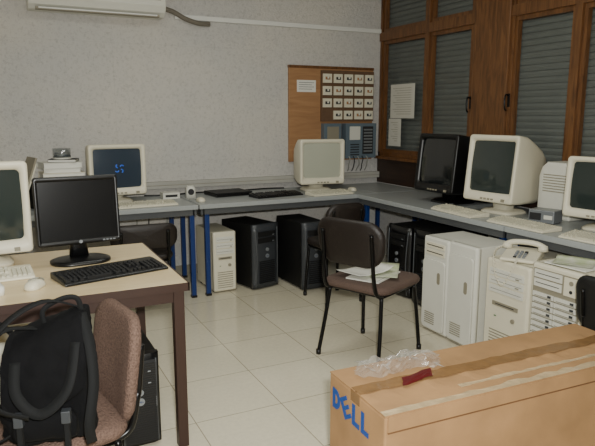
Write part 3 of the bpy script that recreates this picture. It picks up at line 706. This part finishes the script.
# ---------------------------------------------------------------- cardboard box
X0,X1,Y0,Y1,HB=1.015,2.25,1.40,1.77,.5
cb=thing("cardboard_box","large brown cardboard box with blue lettering and torn tape","cardboard box",((X0+X1)/2,(Y0+Y1)/2,0),-2)
L=(X1-X0)/2;Wd=(Y1-Y0)/2
b=MB();b.box(-L,L,-Wd,Wd,0,HB-.006,CARD);b.build("carton",cb,bevel=.006)
random.seed(21)
def wavy(y0,y1,zt,m,th=.005,n=28,ky=.004,kz=.003,b=None,x0=None,x1=None,ky0=0):
    b=b or MB();x0=-L if x0 is None else x0;x1=L if x1 is None else x1;R=[]
    for i in range(n+1):
        x=x0+(x1-x0)*i/n;a=random.uniform(-ky,ky);c_=random.uniform(0,kz);d_=random.uniform(-ky0,ky0)
        R.append([(x,y0+d_,zt-th),(x,y1+a,zt-th+c_),(x,y1+a,zt+c_),(x,(y0+y1)/2,zt),(x,y0+d_,zt)])
    return b.loft(R,m,smooth=False)
b=wavy(-Wd,-.006,HB,CARD,kz=.006);b.build("top_flap",cb)
b=wavy(Wd,.006,HB,CARD,kz=.005);b.build("top_flap",cb)
b=MB();b.box(-L+.01,L,-Wd-.004,-Wd,HB-.055,HB-.004,CARD);b.box(-L+.01,L,-Wd-.0045,-Wd,HB-.06,HB-.055,CARD2);b.build("folded_lip",cb)  # lip, with its shadow gap painted as a dark line below
b=MB();b.box(-L-.001,-L+.0,-.03,.03,HB-.04,HB,TAPE)
wavy(-.03,.03,HB+.006,TAPE,th=.001,b=b,x0=-L,ky=.006,kz=.001,ky0=.004)
wavy(-Wd+.002,-Wd+.032,HB+.0015,TAPEW,th=.001,b=b,x0=-L,x1=L,ky=.008,kz=.002)
wavy(-Wd+.07,-Wd+.085,HB+.0015,TAPEW,th=.001,b=b,x0=-L+.35,x1=L,ky=.005,kz=.002,ky0=.003)
b.build("packing_tape",cb)
M=Matrix(((0,0,-1,-L-.0014),(-1,0,0,.0),(0,1,0,.415),(0,0,0,1)))
hh=.076;sk=.0195
def bar(b,x0,x1,y0,y1,T=None): b.box(x0,x1,y0,y1,0,.001,DBLUE,T=T)
def letter(ch,x,rt=0):
    b=MB();T=Tr(x,0,0)@Rz(rt)
    if ch=='L': bar(b,-.025,-.025+sk,-hh/2,hh/2,T);bar(b,-.025+sk,.024,-hh/2,-hh/2+sk*.9,T)
    if ch=='E':
        bar(b,-.027,-.027+sk,-hh/2,hh/2,T)
        for y in (-hh/2,-sk*.37,hh/2-sk*.75): bar(b,-.027+sk,.026,y,y+sk*.75,T)
    if ch=='D':
        bar(b,-.03,-.03+sk,-hh/2,hh/2,T);R=[]
        for i in range(13):
            a=math.pi*(.5-i/12);ro=hh/2;ri=hh/2-sk
            p=lambda r_:(-.010+max(0,math.cos(a))*r_*.95,math.sin(a)*r_)
            (xo,yo),(xi,yi)=p(ro),p(ri);R.append([(xo,yo,0),(xi,yi,0),(xi,yi,.001),(xo,yo,.001)])
        b.loft(R,DBLUE,smooth=False,T=T)
    o=b.build("printed_letter",cb);o.matrix_local=M
letter('D',-.128);letter('E',-.062,32);letter('L',.008);letter('L',.068)
def crumple(name,label,cx,cy,z,w,d,h,m,cat,rot=0,n=22,seed=1,fq=(10,32),jit=.003,sm=False):
    random.seed(seed);b=MB();V=[];F=[]
    ph_=[(random.uniform(*fq),random.uniform(*fq),random.uniform(0,6)) for _ in range(7)]
    for j in range(n+1):
        for i in range(n+1):
            x=(i/n-.5)*w;y=(j/n-.5)*d
            zz=sum(abs(math.sin(a*x+c_*y+p)) for a,c_,p in ph_)/7
            ed=max(0,1-max(abs(2*i/n-1),abs(2*j/n-1))**3)
            V.append((x+random.uniform(-1,1)*jit+.02*math.sin(30*y),y+random.uniform(-1,1)*jit+.015*math.sin(25*x),.001+max(0,h*(zz*1.3-.25))*(.25+ed)+random.uniform(0,jit)))
    for j in range(n):
        for i in range(n):k=j*(n+1)+i;F.append((k,k+1,k+n+2,k+n+1))
    b.add(V,F,m,sm);return b.build(name,label=label,cat=cat,loc=(cx,cy,z),rot=rot)
crumple("plastic_wrap","crumpled clear plastic wrap on top of the cardboard box",1.26,1.70,HB+.008,.33,.13,.042,PLASTIC,"plastic wrap",-8,n=18,jit=.007,fq=(20,60))
crumple("red_wrapper","small dark red wrapper on top of the cardboard box",1.265,1.595,HB+.009,.14,.06,.003,RED,"wrapper",-4,n=8,seed=3,jit=.0015)
# ---------------------------------------------------------------- cables
def cable(P,r,m,label,group="cables under the desks"):
    b=MB();b.tube(smooth_pts(P),r,m,n=6);b.build("cable",label=label,cat="cable",group=group)
cable([(1.0,5.19,.7),(1.02,5.17,.45),(.9,5.1,.15),(.8,5.0,.01),(.6,4.8,.01)],.006,CORDG,"pale cable hanging behind the grey desk")
cable([(1.15,5.19,.72),(1.12,5.16,.3),(1.2,5.0,.02),(1.1,4.7,.01),(.9,4.6,.01)],.006,CORD,"black cable hanging behind the grey desk")
cable([(1.25,5.19,.7),(1.28,5.14,.5),(1.2,5.12,.25),(1.24,5.05,.01)],.007,CORDG,"pale cable hanging behind the grey desk")
cable([(1.08,5.10,.747),(1.3,5.06,.747),(1.55,5.11,.747),(1.9,5.08,.747),(2.2,5.11,.747),(2.38,5.08,.747)],.007,CORD,"black cable lying along the back of grey desks","cables on the desks")
cable([(2.98,3.0,.747),(3.02,2.93,.747),(3.0,2.86,.747),(3.03,2.79,.747),(3.0,2.74,.747)],.005,CORDG,"grey cable lying beside a beige keyboard","cables on the desks")
# ---------------------------------------------------------------- lights
def area(loc,size,sy,power,col,rot=(0,0,0)):
    l=bpy.data.lights.new("area",'AREA');l.shape='RECTANGLE';l.size=size;l.size_y=sy;l.energy=power;l.color=col
    o=bpy.data.objects.new("ceiling_light",l);COL.objects.link(o);o.location=loc;o.rotation_euler=rot;return o
area((.6,1.2,2.7),1.2,.3,15,(.98,1,.92))
area((1.2,3.2,2.7),1.4,.4,17,(.98,1,.92))
fl=area((.05,-.05,1.54),.08,.06,92,(1,1,.95),(math.radians(83),0,math.radians(-24)));fl.name="camera_flash"
wd=bpy.data.worlds.new("w");bpy.context.scene.world=wd;wd.use_nodes=True
wd.node_tree.nodes["Background"].inputs[0].default_value=(.5,.55,.6,1);wd.node_tree.nodes["Background"].inputs[1].default_value=.1
# ---------------------------------------------------------------- camera
cm=bpy.data.cameras.new("camera");cm.sensor_width=36;cm.lens=36.3;cm.clip_start=.05
co=bpy.data.objects.new("camera",cm);COL.objects.link(co);co.location=(0,0,1.42);co.rotation_euler=(math.radians(90-10.2),0,math.radians(-26.4))
bpy.context.scene.camera=co
